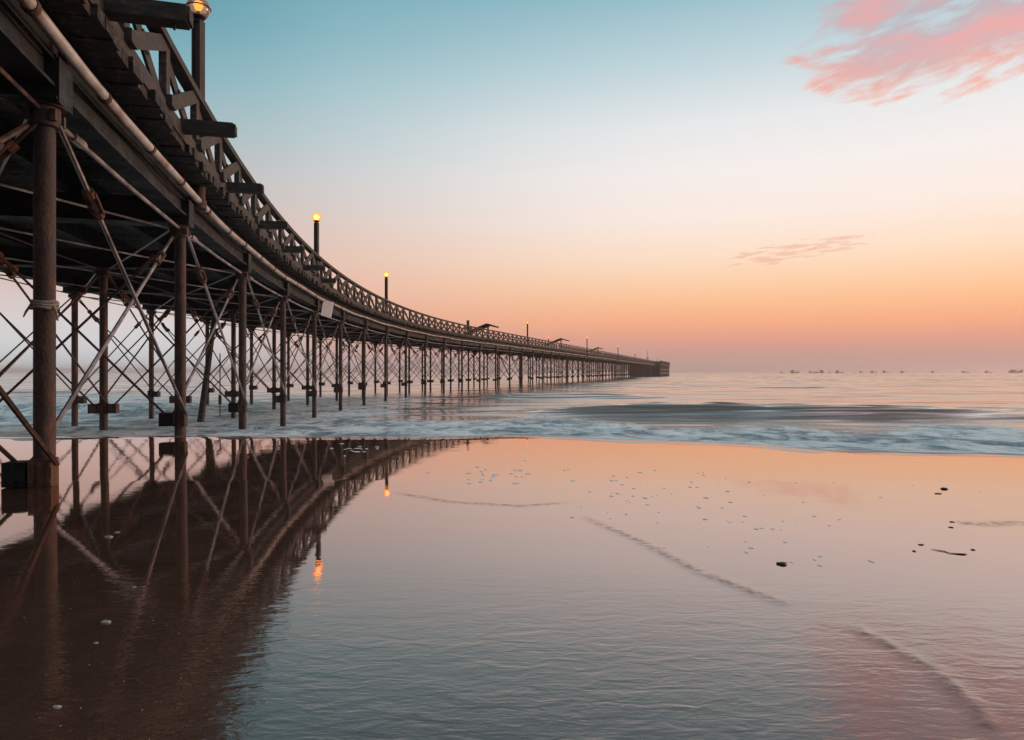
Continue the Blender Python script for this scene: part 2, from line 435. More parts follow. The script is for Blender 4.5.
# ---- columns, braces, beams
def column_mb(mb, p, n=14):
    x, y = p.x, p.y; g = min(ground_at(x, y), SEA) - .8
    top = EYE+2.40
    mb.lathe((x, y, 0), [(.086, g), (.086, 0.05), (.085, top)], n)
def collar_mb(mb, p, s):
    """flanged head under the cross beam, with lugs"""
    z = EYE+2.36
    mb.lathe((p.x, p.y, z), [(.115,-.20),(.125,-.19),(.125,-.03),(.17,-.025),(.17,.0)], 14)
    f, r, u = axes(s)
    for k in range(4):
        a = k*math.pi/2+math.pi/4
        c = Vector((p.x, p.y, z-.11)) + (f*math.cos(a)+r*math.sin(a))*.145
        mb.box_axes(c, f, r, u, .05, .05, .10)
def clamp_z(s): return EYE-.82+(-.062 if abs(s) < .1 else .07 if abs(s-SPAN) < .1 else 0.)
def clamp_mb(mb, p, s, sides):
    """bolted clamp near the foot and the gusset boxes the diagonals end in"""
    f, r, u = axes(s); z = clamp_z(s)
    mb.lathe((p.x, p.y, z), [(.108,-.12),(.108,.12)], 14)
    for q in (-1, 1):
        for k in (-.07, .07):
            mb.box_axes(Vector((p.x, p.y, z+k)) - f*.115 + r*(q*.068), f, r, u, .04, .035, .035)
        mb.box_axes(Vector((p.x, p.y, z)) - f*.095 + r*(q*.068), f, r, u, .04, .045, .235)
def gusset_mb(mb, p, s, sides):
    f, r, u = axes(s); z = clamp_z(s)
    for q in sides:
        c = Vector((p.x, p.y, z-.01)) + r*(q*.205)
        mb.box_axes(c, f, r, u, .20, .18, .21)
        for k in (-.07, .07):
            mb.box_axes(c + u*k - f*.11, f, r, u, .04, .035, .035)
def turnbuckle_mb(mb, a, b, t=.2, L=.30, sc=1.):
    a = Vector(a); b = Vector(b); d = (b-a); Lr = d.length; d.normalize()
    s = d.cross(UP)
    if s.length < .01: s = Vector((1,0,0))
    s.normalize(); c = a.lerp(b, t)
    for q in (-1, 1): mb.tube([c - d*(L/2) + s*(q*.045*sc), c + d*(L/2) + s*(q*.045*sc)], .017*sc, 6)
    for q in (-1, 1): mb.tube([c + d*(q*L/2 - .03), c + d*(q*L/2 + .05)], .05*sc, 8)
def rod_mb(mb, a, b, r=.024, n=7): mb.tube([a, b], r, n)

def rods_of(b):
    """all bracing of one bay: (start, end, kind)"""
    out = []; s0, s1 = b*SPAN, (b+1)*SPAN
    hi = 2.20; lo0, lo1 = clamp_z(s0)-EYE+.06, clamp_z(s1)-EYE+.06
    for j, o in enumerate(ROWS):
        out.append((at(s0, o+.11, hi), at(s1, o+.10, lo1)))
        out.append((at(s1, o-.10, hi), at(s0, o-.11, lo0)))
    for j in (0, 1):
        oa, ob = ROWS[j], ROWS[j+1]
        out.append((at(s0-.09, oa, hi), at(s0-.09, ob+.24, lo0)))
        out.append((at(s0+.09, ob, hi), at(s0+.09, oa-.24, lo0)))
    return out
n_col = 0; n_rod = 0; n_tie = 0
rest_col, rest_beam, rest_rod, rest_tie, rest_clamp = MB(), MB(), MB(), MB(), MB()
order = [b for b in bents if b >= 0] + [b for b in bents if b < 0]
def visible(p):                               # inside the photograph's field of view (with a margin)
    return p.y > .5 and abs(p.x/p.y) < .80
for b in order:
    s = b*SPAN; f, r, u = axes(s)
    # cross beam
    mb = MB(); mb.bar(at(s, .15, 2.55), at(s, -6.26, 2.55), .30, .36)
    if b <= 10:
        mb.bar(at(s, .16, 2.375), at(s, -6.27, 2.375), .40, .025); mb.bar(at(s, .16, 2.735), at(s, -6.27, 2.735), .40, .022)
    if b < 24: mb.box_axes(at(s, .02, 2.545), f, r, u, .335, .30, .40)
    part(mb, 'cross_beam', M['girder'])
    for j, o in enumerate(ROWS):
        p = at(s, o); sides = ((-1,), (-1, 1), (1,))[j]
        far = b > 34
        vis = visible(p)
        if n_col < 100 and vis and not far:
            n_col += 1
            mb = MB(); column_mb(mb, p, 20 if b < 4 else 12); c = part(mb, 'column', M['rust'], smooth=True)
            mb = MB(); collar_mb(mb, p, s); part(mb, 'collar', M['rust'], c, True)
            mb = MB(); clamp_mb(mb, p, s, sides); part(mb, 'base_clamp', M['rust_orange'] if b == 0 and j == 0 else M['rust'], c, True)
            for sd in sides:
                mb = MB(); gusset_mb(mb, p, s, (sd,)); part(mb, 'gusset_box', M['girder'] if j == 0 and b < 3 else M['rust'], c)
            if b == 0 and j == 0:
                mb = MB()
                for k in range(3):
                    pts = []
                    for q in range(25):
                        a = 2*math.pi*q/24
                        pts.append((p.x+.100*math.cos(a), p.y+.100*math.sin(a), EYE+.565+.026*k+.006*math.sin(3*a+k)))
                    mb.tube(pts, .014, 6)
                for k, (a, L) in enumerate(((-2.6,.10),(-.3,.13))):
                    c0 = Vector((p.x+.105*math.cos(a), p.y+.105*math.sin(a), EYE+.58))
                    mb.tube([c0, c0+Vector((.03*math.cos(a),.03*math.sin(a),-.05)), c0+Vector((.05*math.cos(a),.05*math.sin(a),-L))], [.013,.011,.006], 6)
                part(mb, 'rope', M['rope'], c, True, label='pale frayed rope wound round the nearest column')
        else:
            column_mb(rest_col, p, 8)
            if b < 45: clamp_mb(rest_clamp, p, s, sides); gusset_mb(rest_clamp, p, s, sides)
    if b >= NB: continue
    # bracing of the bay towards the sea
    for k, (a, c) in enumerate(rods_of(b)):
        if n_rod < 100 and (visible(a) or visible(c)) and b < 14:
            n_rod += 1
            mb = MB(); rod_mb(mb, a, c,   .024 if k < 2 else .020); o = part(mb, 'brace_rod', M['rod'] if k in (0, 1) else M['rust'], smooth=True)
            mb = MB(); turnbuckle_mb(mb, a, c, .115 if k > 5 and b == 0 else .17, .30, 1.15); part(mb, 'turnbuckle', M['rust_orange'] if b < 4 else M['rust'], o, True)
        else:
            rod_mb(rest_rod, a, c, .023, 5)
            if b < 22: turnbuckle_mb(rest_rod, a, c, .17, .30, 1.1)
    # rods tying the column heads together and crossing under the deck
    s1 = s+SPAN
    ties = [(at(s+.1, o, 2.30), at(s1-.1, o, 2.30)) for o in ROWS]
    ties += [(at(s, -.1, 2.72-.4), at(s1, -2.9, 2.72-.38)), (at(s, -2.9, 2.27), at(s1, -.1, 2.29)),
             (at(s, -3.1, 2.33), at(s1, -5.9, 2.30)), (at(s, -5.9, 2.25), at(s1, -3.1, 2.27))]
    for k, (a, c) in enumerate(ties):
        if n_tie < 100 and (visible(a) or visible(c)) and b < 24:
            n_tie += 1
            mb = MB(); m = a.lerp(c, .5); m.z -= .02
            mb.tube([a, m, c], .026 if k < 1 else .017, 7)
            if k == 0:
                f0 = (c-a).normalized(); q = a + f0*.55
                mb.tube([q, q+f0*.28], .045, 8)
            part(mb, 'tie_rod', M['rod'] if k != 1 else M['rust'], smooth=True)
        elif b < 30 or k < 1: rest_tie.tube([a, c], .02, 5)
part(rest_col, 'column', M['rust'], smooth=True, kind='stuff')
part(rest_clamp, 'base_clamp', M['rust'], kind='stuff')
part(rest_rod, 'brace_rod', M['rust'], kind='stuff')
part(rest_tie, 'tie_rod', M['rust'], kind='stuff')

# leaning pile and hanging rods under the deck
mb = MB()
a = Vector(((216-512)/700*25.4, 25.4, EYE+2.4)); q = Vector(((198-512)/700*24.4, 24.4, EYE-2.4))
mb.tube([q, a], [.12, .085], 10); part(mb, 'raking_pile', M['timber'], smooth=True, label='leaning timber pile under the deck')
mb = MB(); z0 = 22.6
mb.tube([((220-512)/700*z0, z0, EYE+.6), ((220-512)/700*z0, z0, EYE-1.45)], .018, 6); mb.tube([((220-512)/700*z0, z0, EYE-.75), ((220-512)/700*z0, z0, EYE-1.05)], .05, 6)
part(mb, 'hanging_rod', M['rust'], smooth=True)

# ---- longitudinal girders, deck, pipe
def sweep(mb, o, H, w, h, s0, s1, ds=2.6):
    """a long member following the curve"""
    n = max(1, int(round((s1-s0)/ds))); base = len(mb.v)
    for i in range(n+1):
        s = s0+(s1-s0)*i/n
        for (a, c) in ((-w/2,-h/2),(w/2,-h/2),(w/2,h/2),(-w/2,h/2)): mb.v.append(tuple(at(s, o+a, H+c)))
    for i in range(n):
        for k in range(4):
            a = base+i*4+k; c = base+i*4+(k+1) % 4; mb.f.append((a, c, c+4, a+4))
    mb.f.append((base, base+1, base+2, base+3)); e = base+n*4; mb.f.append((e+3, e+2, e+1, e))
S0, S9 = -2*SPAN-1., SEND
for o in (0., -1.5, -3., -4.5, -6.):
    mb = MB()
    if o in (0., -6.): sweep(mb, o, 2.80, .10, .60, S0, S9); sweep(mb, o, 2.49, .26, .03, S0, S9); sweep(mb, o, 3.095, .26, .026, S0, S9)
    else: sweep(mb, o, 2.93, .16, .36, S0, S9)
    part(mb, 'girder', M['girder'])
mb = MB(); s = S0
while s < S9:
    near = s < 70
    w = .215 if near else .43
    f, r, u = axes(s+w/2); j1 = random.uniform(-.05, .05); j2 = random.uniform(-.04, .04)
    a = at(s+w/2, EDGE_N+j1, 3.155+random.uniform(-.006, .006)); c = at(s+w/2, EDGE_F+j2, 3.155)
    if random.random() > .015 or s < 4: mb.bar(a, c, w-.014 if near else w-.02, .10+random.uniform(0, .05))
    s += w
part(mb, 'deck', M['plank'])
mb = MB()
for o in (-2.2, -3.8): sweep(mb, o, 3.26, .06, .10, S0, S9, 5.2)
part(mb, 'rail_track', M['rust'])
mb = MB(); n = int((S9-S0)/1.3)
mb.tube([at(S0+(S9-S0)*i/n, .21, 2.83+.018*math.sin(i*1.2)) for i in range(n+1)], .056, 12)
pp = part(mb, 'pipe', M['pipe'], smooth=True)
n_cp = 0; rest = MB()
for k in list(range(0, 64))+[-1, -2, -3]:
    for q in (.18, .52, .83):
        sv = (k+q)*SPAN
        if sv < S0+1 or sv > S9-2: continue
        i = (sv-S0)/(S9-S0)*n; H = 2.83+.018*math.sin(i*1.2)
        own = k >= 0 and n_cp < 60; mb = MB() if own else rest
        mb.tube([at(sv-.04, .21, H), at(sv+.04, .21, H)], .066, 10)
        if own: n_cp += 1; part(mb, 'pipe_coupling', M['rust'], pp, True)
part(rest, 'pipe_coupling', M['rust'], pp, True, kind='stuff')
# thin cable beside the pipe and wisps hanging under the near deck
mb = MB(); mb.tube([at(-8+i*.5, .12+.012*math.sin(i*.9), 2.74+.02*math.sin(i*.7)) for i in range(140)], .012, 5)
part(mb, 'cable', M['girder'], smooth=True)
# pipe brackets standing on the beam ends
for b in range(-1, 30):
    s = b*SPAN; f, r, u = axes(s); mb = MB()
    if b % 3 == 1: continue
    mb.box_axes(at(s, .15, 2.84), f, r, u, .07, .07, .17); part(mb, 'pipe_bracket', M['rust'])

# ---- outrigger timbers across the deck edge
for k, s in enumerate((-3.1, .18, 3.42, 6.74, 10.0, 13.3, 16.7, 20.0)):
    f, r, u = axes(s); mb = MB(); dz = random.uniform(-.015, .015); e = (1.15, 1.17, 1.13, 1.06, 1.08, 1.0, 1.1, .95)[k]
    mb.bar(at(s, -.9, 3.385), at(s, e-.03, 3.38+dz), .20, .155)
    mb.bar(at(s, e-.03, 3.38+dz), at(s, e, 3.38+dz), .18, .13)
    if k == 1: mb.tube([at(s, e-.15, 3.32), at(s, e-.15, 3.24)], .012, 6)
    part(mb, 'outrigger_beam', M['timber'])

# ---- lattice railings
def railing(o, s0, s1):
    mb = MB(); sweep(mb, o, 4.15, .17, .10, s0, s1, 1.75)
    root = part(mb, 'railing', M['rail'])
    mb = MB(); sweep(mb, o+.0, 3.30, .09, .20, s0, s1, 1.75); part(mb, 'bottom_rail', M['rail'], root)
    lat, rest = MB(), MB(); L = 1.75; n = int((s1-s0)/L); side = 1 if o > -3 else -1; k = 0
    for i in range(n):
        a, c = s0+i*L, s0+(i+1)*L
        jj = [random.uniform(-.03, .03) for _ in range(4)]
        own = a > -1 and k < 60; pst = MB() if own else rest
        pst.bar(at(a, o, 3.20), at(a, o, 4.115), .09, .19, axes(a)[0])
        if i < 45: pst.box_axes(at(a, o+.08*side, 3.40), *axes(a), .22, .07, .13)
        if own: k += 1; part(pst, 'upright', M['rail'], root)
        g1, g2 = random.random(), random.random(); sl = random.choice((0, 0, 0, .05, -.06))
        if g1 > .05: lat.bar(at(a+.06+sl, o+.03*side, 3.41+jj[0]), at(c-.06, o+.03*side, 4.10+jj[1]), .035, .19, axes(a)[1].cross(at(c,0,.7)-at(a,0,0)))
        if g2 > .05: lat.bar(at(a+.06, o-.03*side, 4.10+jj[2]), at(c-.06, o-.03*side, 3.41+jj[3]), .035, .19, axes(a)[1].cross(at(c,0,-.7)-at(a,0,0)))
        m = (a+c)/2
        if i < 45: lat.box_axes(at(m, o, 3.757), *axes(m), .22, .024, .2)
    part(lat, 'lattice', M['rail'], root); part(rest, 'upright', M['rail'], root, kind='stuff')
railing(.40, S0, SEND-4); railing(-6.40, S0, SEND-4)

# ---- the pier head: a wider platform with closer columns, low sheds and masts
mb = MB()
f, r, u = axes(SEND)
mb.bar(at(SEND-56, -4, 2.98), at(SEND+6, -4, 2.98), 12.8, .42); part(mb, 'head_deck', M['girder'])
mb = MB()
for i in range(13):
    for j in range(6): 
        p = at(SEND-56+i*5.0, -10+j*2.4); mb.lathe((p.x, p.y, 0), [(.2, -2), (.2, EYE+2.8)], 6)
for i in range(12):
    for j in (0, 5):
        rod_mb(mb, at(SEND-56+i*5.0, -10+j*2.4, 2.6), at(SEND-56+(i+1)*5.0, -10+j*2.4, -1.2), .09, 5); rod_mb(mb, at(SEND-56+(i+1)*5.0, -10+j*2.4, 2.6), at(SEND-56+i*5.0, -10+j*2.4, -1.2), .09, 5)
        mb.bar(at(SEND-56+i*5.0, -10+j*2.4, 1.0), at(SEND-56+(i+1)*5.0, -10+j*2.4, 1.0), .3, .4)
        mb.bar(at(SEND-56+i*5.0, -10+j*2.4, -.5), at(SEND-56+(i+1)*5.0, -10+j*2.4, -.5), .3, .4)
part(mb, 'head_piling', M['rust'])
mb = MB()
for (sa, sb, o) in ((SEND-56, SEND+6, 2.3), (SEND-56, SEND+6, -10.4)):
    for H in (3.9, 4.4, 3.5): mb.bar(at(sa, o, H), at(sb, o, H), .1, .14)
    q = sa
    while q <= sb: mb.bar(at(q, o, 3.2), at(q, o, 4.45), .12, .12, axes(q)[0]); q += 1.5
for H in (3.9, 4.4, 3.5): mb.bar(at(SEND+6, 2.3, H), at(SEND+6, -10.4, H), .1, .14)
part(mb, 'head_railing', M['rail'])
def shed(s, o, L, W, Hh, label):
    t = empty('shed', at(s, o, 3.2)); tag(t, label, 'shed')
    f, r, u = axes(s); mb = MB(); mb.box_axes(at(s, o, 3.2+Hh/2), f, r, u, L, W, Hh); wl = mb.build('wall', M['timber'], t)
    mb = MB(); a = at(s, o, 3.2+Hh)
    vs = []
    for q in (-1, 1):
        vs += [a+f*(q*(L/2+.3))+r*(-W/2-.3), a+f*(q*(L/2+.3))+r*(W/2+.3), a+f*(q*(L/2+.3))+u*(Hh*.35)]
    mb.add(vs, [(0,1,2),(3,5,4),(0,3,4,1),(1,4,5,2),(2,5,3,0)]); mb.build('roof', M['girder'], t)
    mb = MB(); mb.box_axes(at(s, o+W/2+.02, 3.2+Hh*.42), f, r, u, L*.2, .06, Hh*.8); mb.build('door', M['girder'], t)
shed(SEND-30, -.5, 9, 4, 1.0, 'low dark shed at the landward end of the pier head')
shed(SEND-2, -1.0, 4, 4, 1.15, 'squat dark shed at the very tip of the pier head')
def mast(s, o, h, label):
    mb = MB(); b0 = at(s, o, 3.2); mb.tube([b0, b0+UP*h], [.08, .05], 8)
    t = empty('mast', b0); tag(t, label, 'mast', 'thin masts on the pier head'); mb.build('pole', M['girder'], t)
    mb = MB(); f, r, u = axes(s); mb.bar(b0+UP*(h*.8)-f*.9, b0+UP*(h*.8)+f*.9, .09, .09); mb.build('crossarm', M['girder'], t)
mast(SEND-75, -1., 4.6, 'tallest thin mast, standing before the pier head')
mast(SEND-35, -4., 3.4, 'short thin mast beside the low shed on the pier head')
mast(SEND-14, -2., 2.9, 'shortest thin mast, between the two pier head sheds')

# ---- sloping shelter boards rising over the railing far along the pier
def canopy(px0, px1, s, o0, tip, label):
    f, r, u = axes(s); t = empty('canopy', at(s, o0, 3.2)); tag(t, label, 'canopy', 'sloping roof boards over the pier railing')
    mb = MB(); k = tip
    mb.bar(at(s, o0-1.9*k, 4.02), at(s, o0+.1*k, 4.05+.72*k), 1.5, .16, UP); mb.build('roof_board', M['timber'], t)
    mb = MB(); mb.bar(at(s, o0+.05*k, 4.03+.72*k), at(s, o0+.9*k, 4.05+.46*k), 1.5, .15, UP); mb.build('overhang', M['timber'], t)
    mb = MB(); mb.bar(at(s, o0, 3.2), at(s, o0, 4.0+.66*k), .14, .14, f); mb.build('support', M['timber'], t)
def s_for_px(px, o=0.):
    best = min(np.arange(20, SEND, .25), key=lambda s: abs(512+700*at(s, o).x/at(s, o).y - px)); return float(best)
canopy(0, 0, s_for_px(488), 0., 1., 'dark sloping roof board over the railing, before the tall lamp post beyond the notice')
canopy(0, 0, s_for_px(561), 0., 1.25, 'dark sloping roof board over the railing, middle one of three')
canopy(0, 0, s_for_px(598), 0., 1.05, 'small sloping roof board, farthest of three along the railing')

# ------------------------------------------------------------------ lamp posts
def lamp_post(p_xy, label, big=True, foot=2.72, top=5.83):
    x, y = p_xy; s = None
    t = empty('lamp_post', (x, y, EYE+foot)); tag(t, label, 'lamp post', 'lamp posts along the pier')
    b0 = Vector((x, y, EYE+foot)); mb = MB()
    f, r, u = Vector((.2,.98,0)), Vector((.98,-.2,0)), UP
    w = .135
    hgt = top-foot; c = b0+UP*(hgt/2)
    mb.box_axes(c, f, r, u, .05, w-.03, hgt)                                # web and flanges of a rolled section
    for q in (-1, 1): mb.box_axes(c + r*(q*w/2), f, r, u, w, .024, hgt)
    mb.box_axes(b0+UP*(hgt+.006), f, r, u, w+.01, w+.03, .012)
    mb.build('post', M['post'], t)
    mb = MB(); mb.lathe(b0, [(.13, 0), (.13, .14), (.11, .15), (.11, .36), (.135, .37), (.135, .40)], 12); mb.build('foot', M['rust'], t, True)
    g = b0+UP*(hgt+.235)
    mb = MB(); mb.lathe(b0+UP*(hgt+.01), [(.06, 0), (.06, .03), (.10, .05), (.125, .085), (.12, .09)], 16); mb.build('lamp_holder', M['girder'], t, True)
    R0 = .19 if big else .175; prof = [(max(.001, R0*math.sin(a)), -R0*math.cos(a)) for a in np.linspace(.45, math.pi, 14)]
    mb = MB(); mb.lathe(g, prof, 20); gl = mb.build('globe', M['globe'] if big else M['globe_dim'] if y > 60 else M['globe_lit'], t, True)
    if big:
        mb = MB(); mb.tube([g+Vector((.193*math.cos(2*math.pi*k/24), .193*math.sin(2*math.pi*k/24), 0)) for k in range(25)], .010, 6, False); mb.build('globe_band', M['girder'], gl, True)
        mb = MB(); mb.lathe(g+UP*.02, [(.02,-.07),(.055,-.03),(.075,.03),(.06,.08),(.02,.105)], 12); mb.build('bulb', M['bulb'], gl, True)
        mb = MB(); mb.lathe(g, [(.03,-.165),(.03,-.05)], 8); mb.build('bulb_socket', M['girder'], gl, True)
def lp(px, h_px): 
    Z = 4250./h_px; return ((px-512)/700*Z, Z)
lamp_post(lp(198.3, 364), 'nearest lamp post, with a clear banded globe lit orange at the top of the photo')
lamp_post(lp(316.5, 155), 'lamp post with glowing globe rising above the small white notice', False)
lamp_post(lp(386.3, 97.5), 'lamp post with glowing globe, next one beyond the white notice', False)
lamp_post(lp(527.5, 49.5), 'tall lamp post between the two larger sloping roof boards', False)
lamp_post(at(s_for_px(548.5, -6.2), -6.2)[:2], 'lamp post on the far edge of the deck behind the middle sloping roof board', False)
lamp_post(lp(587, 34.5), 'lamp post just before the smallest sloping roof board', False)
lamp_post(lp(618, 26.), 'lamp post just beyond the smallest sloping roof board', False)
lamp_post(lp(635, 19.6), 'second last lamp post before the pier head', False)
lamp_post(lp(647, 16.3), 'last lamp post on the pier, beside the pier head', False)
x, y = ((468-512)/700*64, 64.); mb = MB(); mb.tube([(x, y, EYE+3.2), (x, y, EYE+4.72)], .13, 8)
t = mb.build('post_stump', M['post'], None, origin=(x, y, EYE+3.2)); tag(t, 'broken lampless post stump beside the nearest sloping roof board', 'post')

# ------------------------------------------------------------------ the notice
s = s_for_px(326.5, .30); f, r, u = axes(s)
Zs = at(s).y
w_, h_ = .46, .64; mb = MB(); mb.box_axes(Vector((0,0,0)), Vector((1,0,0)), Vector((0,1,0)), UP, w_, .02, h_)
sg = mb.build('notice_board', M['sign'], None); sg.location = at(s, .31, 2.50); sg.rotation_euler = (0, R(11), R(44))
tag(sg, 'small white notice with faded red writing hung from the pier edge', 'notice')
# ------------------------------------------------------------------ boats on the horizon
def boat(px, L, cab, mast_h, Z, flip, label):
    L *= .8; cab *= .8; mast_h *= .85
    x = (px-512)/700*Z; t = empty('fishing_boat', (x, Z, SEA)); tag(t, label, 'fishing boat', 'fishing boats moored along the horizon')
    d = -1 if flip else 1; mb = MB(); n = 9; base = []
    for i in range(n):
        q = i/(n-1); hw = L*.15*(1-(2*abs(q-.42))**2.6*(.95 if q > .42 else .5)); hw = max(hw, .05); sheer = .9+.9*(2*q-.75)**2*L/12
        xx = x+d*(q-.5)*L
        mb.v += [(xx, Z-hw, SEA+sheer*L/10), (xx, Z-hw*.6, SEA-.5), (xx, Z+hw*.6, SEA-.5), (xx, Z+hw, SEA+sheer*L/10)]
    for i in range(n-1):
        for k in range(4):
            a = i*4+k; c = i*4+(k+1) % 4; mb.f.append((a, c, c+4, a+4))
    mb.f += [(0,1,2,3), (n*4-1, n*4-2, n*4-3, n*4-4)]
    mb.build('hull', M['boat'], t)
    if cab:
        mb = MB(); mb.box_axes(Vector((x-d*L*.22, Z, SEA+1.1*L/10+cab/2)), Vector((1,0,0)), Vector((0,1,0)), UP, L*.26, L*.2, cab)
        mb.box_axes(Vector((x-d*L*.22, Z, SEA+1.1*L/10+cab+.1)), Vector((1,0,0)), Vector((0,1,0)), UP, L*.31, L*.24, .2); mb.build('cabin', M['boat'], t)
    if mast_h:
        mb = MB(); m = Vector((x+d*L*.08, Z, SEA+.5)); mb.tube([m, m+UP*mast_h], [.16,.1], 6); mb.tube([m+UP*mast_h*.5, m+UP*mast_h*.85+Vector((d*L*.3,0,0))], .09, 5); mb.build('mast', M['boat'], t)
B = [(782,7,1.2,0,0,'tiny low boat, leftmost on the horizon'),
     (794.5,15,3.2,5.5,0,'large boat with tall cabin, second from the left on the horizon'),
     (811.5,11,2.2,4.0,0,'third boat from the left on the horizon, just left of the tallest one'),
     (819.5,15,3.6,7.5,1,'tallest masted boat in the left half of the horizon row'),
     (830.5,8,1.6,0,0,'small mastless boat just right of the tallest masted boat'),
     (839,13,3.0,5.0,0,'sharp bowed boat, sixth from the left on the horizon'),
     (854,7,1.0,0,1,'tiny low boat, seventh from the left on the horizon'),
     (861.5,9,2.6,3.5,0,'short boat with high cabin, eighth from the left on the horizon'),
     (873.5,12,2.6,4.5,0,'ninth boat from the left on the horizon, midway along the row'),
     (885.5,12,3.0,4.0,0,'tenth boat from the left on the horizon, last of the close cluster'),
     (903,10,2.6,5.0,0,'boat standing alone just right of the close cluster on the horizon'),
     (933.5,9,2.8,3.5,0,'fifth boat from the right on the horizon'.replace('fifth','fourth')),
     (965,13,2.6,4.5,0,'third boat from the right on the horizon'),
     (988,12,2.6,3.5,0,'second boat from the right on the horizon'),
     (1016,24,3.4,9.0,0,'longest boat, at the far right end of the horizon row')]
for k, (px, L, cab, mh, fl, lb) in enumerate(B): boat(px, L, cab, mh, 900+(k*37) % 90, fl, lb)

# ------------------------------------------------------------------ stones, weed and shells on the sand
def pebble(name, px, py, sx, sy, sz, mat, label, cat, group=None, seed=0, lift=.2, rot=0., z=0.):
    X, Y = pix(px, py, z); zg = ground_at(X, Y); bm = bmesh.new(); bmesh.ops.create_icosphere(bm, subdivisions=3, radius=1.)
    r_ = random.Random(seed); ph = [r_.uniform(0, 6) for _ in range(6)]
    for v in bm.verts:
        c = v.co.copy(); k = 1+.16*math.sin(3*c.x+ph[0])*math.sin(2.6*c.y+ph[1])+.10*math.sin(6*c.z+ph[2]+4*c.x)+.06*math.sin(9*c.y+ph[3])
        v.co = Vector((c.x*sx*k, c.y*sy*k, c.z*sz*k))
    me = bpy.data.meshes.new(name); bm.to_mesh(me); bm.free(); me.polygons.foreach_set('use_smooth', [True]*len(me.polygons)); me.materials.append(mat)
    o = bpy.data.objects.new(name, me); o.location = (X, Y, zg+sz*lift); o.rotation_euler = (0, 0, rot); COL.objects.link(o); tag(o, label, cat, group); return o
pebble('stone', 782, 562, .026, .022, .008, M['rock'], 'dark wet stone alone in the middle of the mirrored sand', 'stone', seed=3, lift=.4)
pebble('stone', 944, 488.5, .030, .022, .010, M['rock'], 'dark pointed stone, upper of the close pair on the sand at right', 'stone', 'paired stones', seed=5, lift=.4)
pebble('stone', 938, 493, .028, .018, .005, M['rock'], 'flat dark stone, lower of the close pair on the sand at right', 'stone', 'paired stones', seed=8, lift=.3)
for k, (px, py, w, lb) in enumerate([(952,520.3,.017,'thin dark scrap of weed above the long weed strand, upper of two'),(951,525.6,.014,'thin dark scrap of weed above the long weed strand, lower of two'),
        (921,542.7,.017,'dark scrap of weed left of the long weed strand'),(973,547.4,.013,'dark scrap of weed at the right end of the long weed strand'),(914,549,.009,'smallest dark scrap of weed left of the long weed strand')]):
    pebble('weed_scrap', px, py, w, .012, .004, M['seaweed'], lb, 'seaweed', 'scraps of weed on the sand', seed=20+k, lift=.3)
pts = []
for (px, py) in ((931,547.2),(938,548.3),(945,549.4),(949,551),(956,551.6),(963,552.1),(967,552)):
    X, Y = pix(px, py); pts.append((X, Y, ground_at(X, Y)+.003))
mb = MB(); mb.tube(pts, [.001,.002,.0026,.002,.0028,.004,.0015], 7); tag(mb.build('weed_strand', M['seaweed'], None, True), 'long thin dark strand of weed lying on the sand', 'seaweed')
for k, (px, py, w, lb) in enumerate([(106,616.5,.020,'largest white shell on the dark reflection of the pier'),(96,636.5,.010,'small round white shell just below the largest shell'),
        (57,698,.014,'white shell nearest the bottom left corner'),(109,535,.026,'flat white shell scrap in the dark reflection near the tall column'),(117,530.5,.016,'small white shell scrap beside the flat one near the tall column'),(134,583,.010,'tiny white shell in the middle of the dark reflection')]):
    pebble('shell', px, py, w, w*.6, w*.28, M['shell'], lb, 'shell', 'pale shells on the dark sand', seed=40+k, lift=.25)
# scattered foam bubbles left on the film of water
mb = MB(); r_ = random.Random(4)
def fleck(px, py, w):
    X, Y = pix(px, py); zg = ground_at(X, Y); n = 9; base = len(mb.v); ph = r_.uniform(0, 6)
    for (q, h) in ((1., .0003), (.75, min(.004, w*.22)), (.3, min(.005, w*.3))):
        for k in range(n):
            a = 2*math.pi*k/n; rr_ = w*q*(1+.3*math.sin(2*a+ph)+.15*math.sin(3*a+2*ph)); mb.v.append((X+rr_*math.cos(a), Y+rr_*1.1*math.sin(a), zg+h))
    for i in (0, 1):
        for k in range(n):
            a = base+i*n+k; c = base+i*n+(k+1) % n; mb.f.append((a, c, c+n, a+n))
    mb.f.append(tuple(base+2*n+k for k in range(n)))
for _ in range(75):
    u_ = r_.random(); px = 590+210*u_+r_.gauss(0, 34); py = 478+66*u_+r_.gauss(0, 15)
    if py > 466: fleck(px, py, r_.uniform(.004, .016)*(1 if py > 500 else 1.3))
for _ in range(26): fleck(r_.gauss(492, 22), r_.gauss(476, 5), r_.uniform(.012, .03))
for _ in range(18): fleck(r_.gauss(350, 20), r_.gauss(450, 4), r_.uniform(.010, .032))
for _ in range(14): fleck(r_.uniform(690, 1000), r_.uniform(462, 520), r_.uniform(.006, .016))
for _ in range(45): fleck(r_.uniform(10, 260), r_.uniform(500, 735), r_.uniform(.0008, .0022))
tag(mb.build('foam', M['foam'], None, True), 'scattered foam bubbles on the wet sand', 'foam', kind='stuff')

# ------------------------------------------------------------------ haze over the sea
mb = MB(); mb.box_axes(Vector((0, 1700, 4.9)), Vector((1,0,0)), Vector((0,1,0)), UP, 8600, 4600, 19.8)
m, t, out = nt('sea_haze')
pv = node(t, 'ShaderNodeVolumePrincipled'); pv.inputs['Color'].default_value = (.88,.72,.69,1); pv.inputs['Density'].default_value = .00043; pv.inputs['Anisotropy'].default_value = .45
t.links.new(pv.outputs[0], out.inputs['Volume'])
tag(mb.build('haze', m, None), 'thin evening haze over the sea', 'haze', kind='stuff')

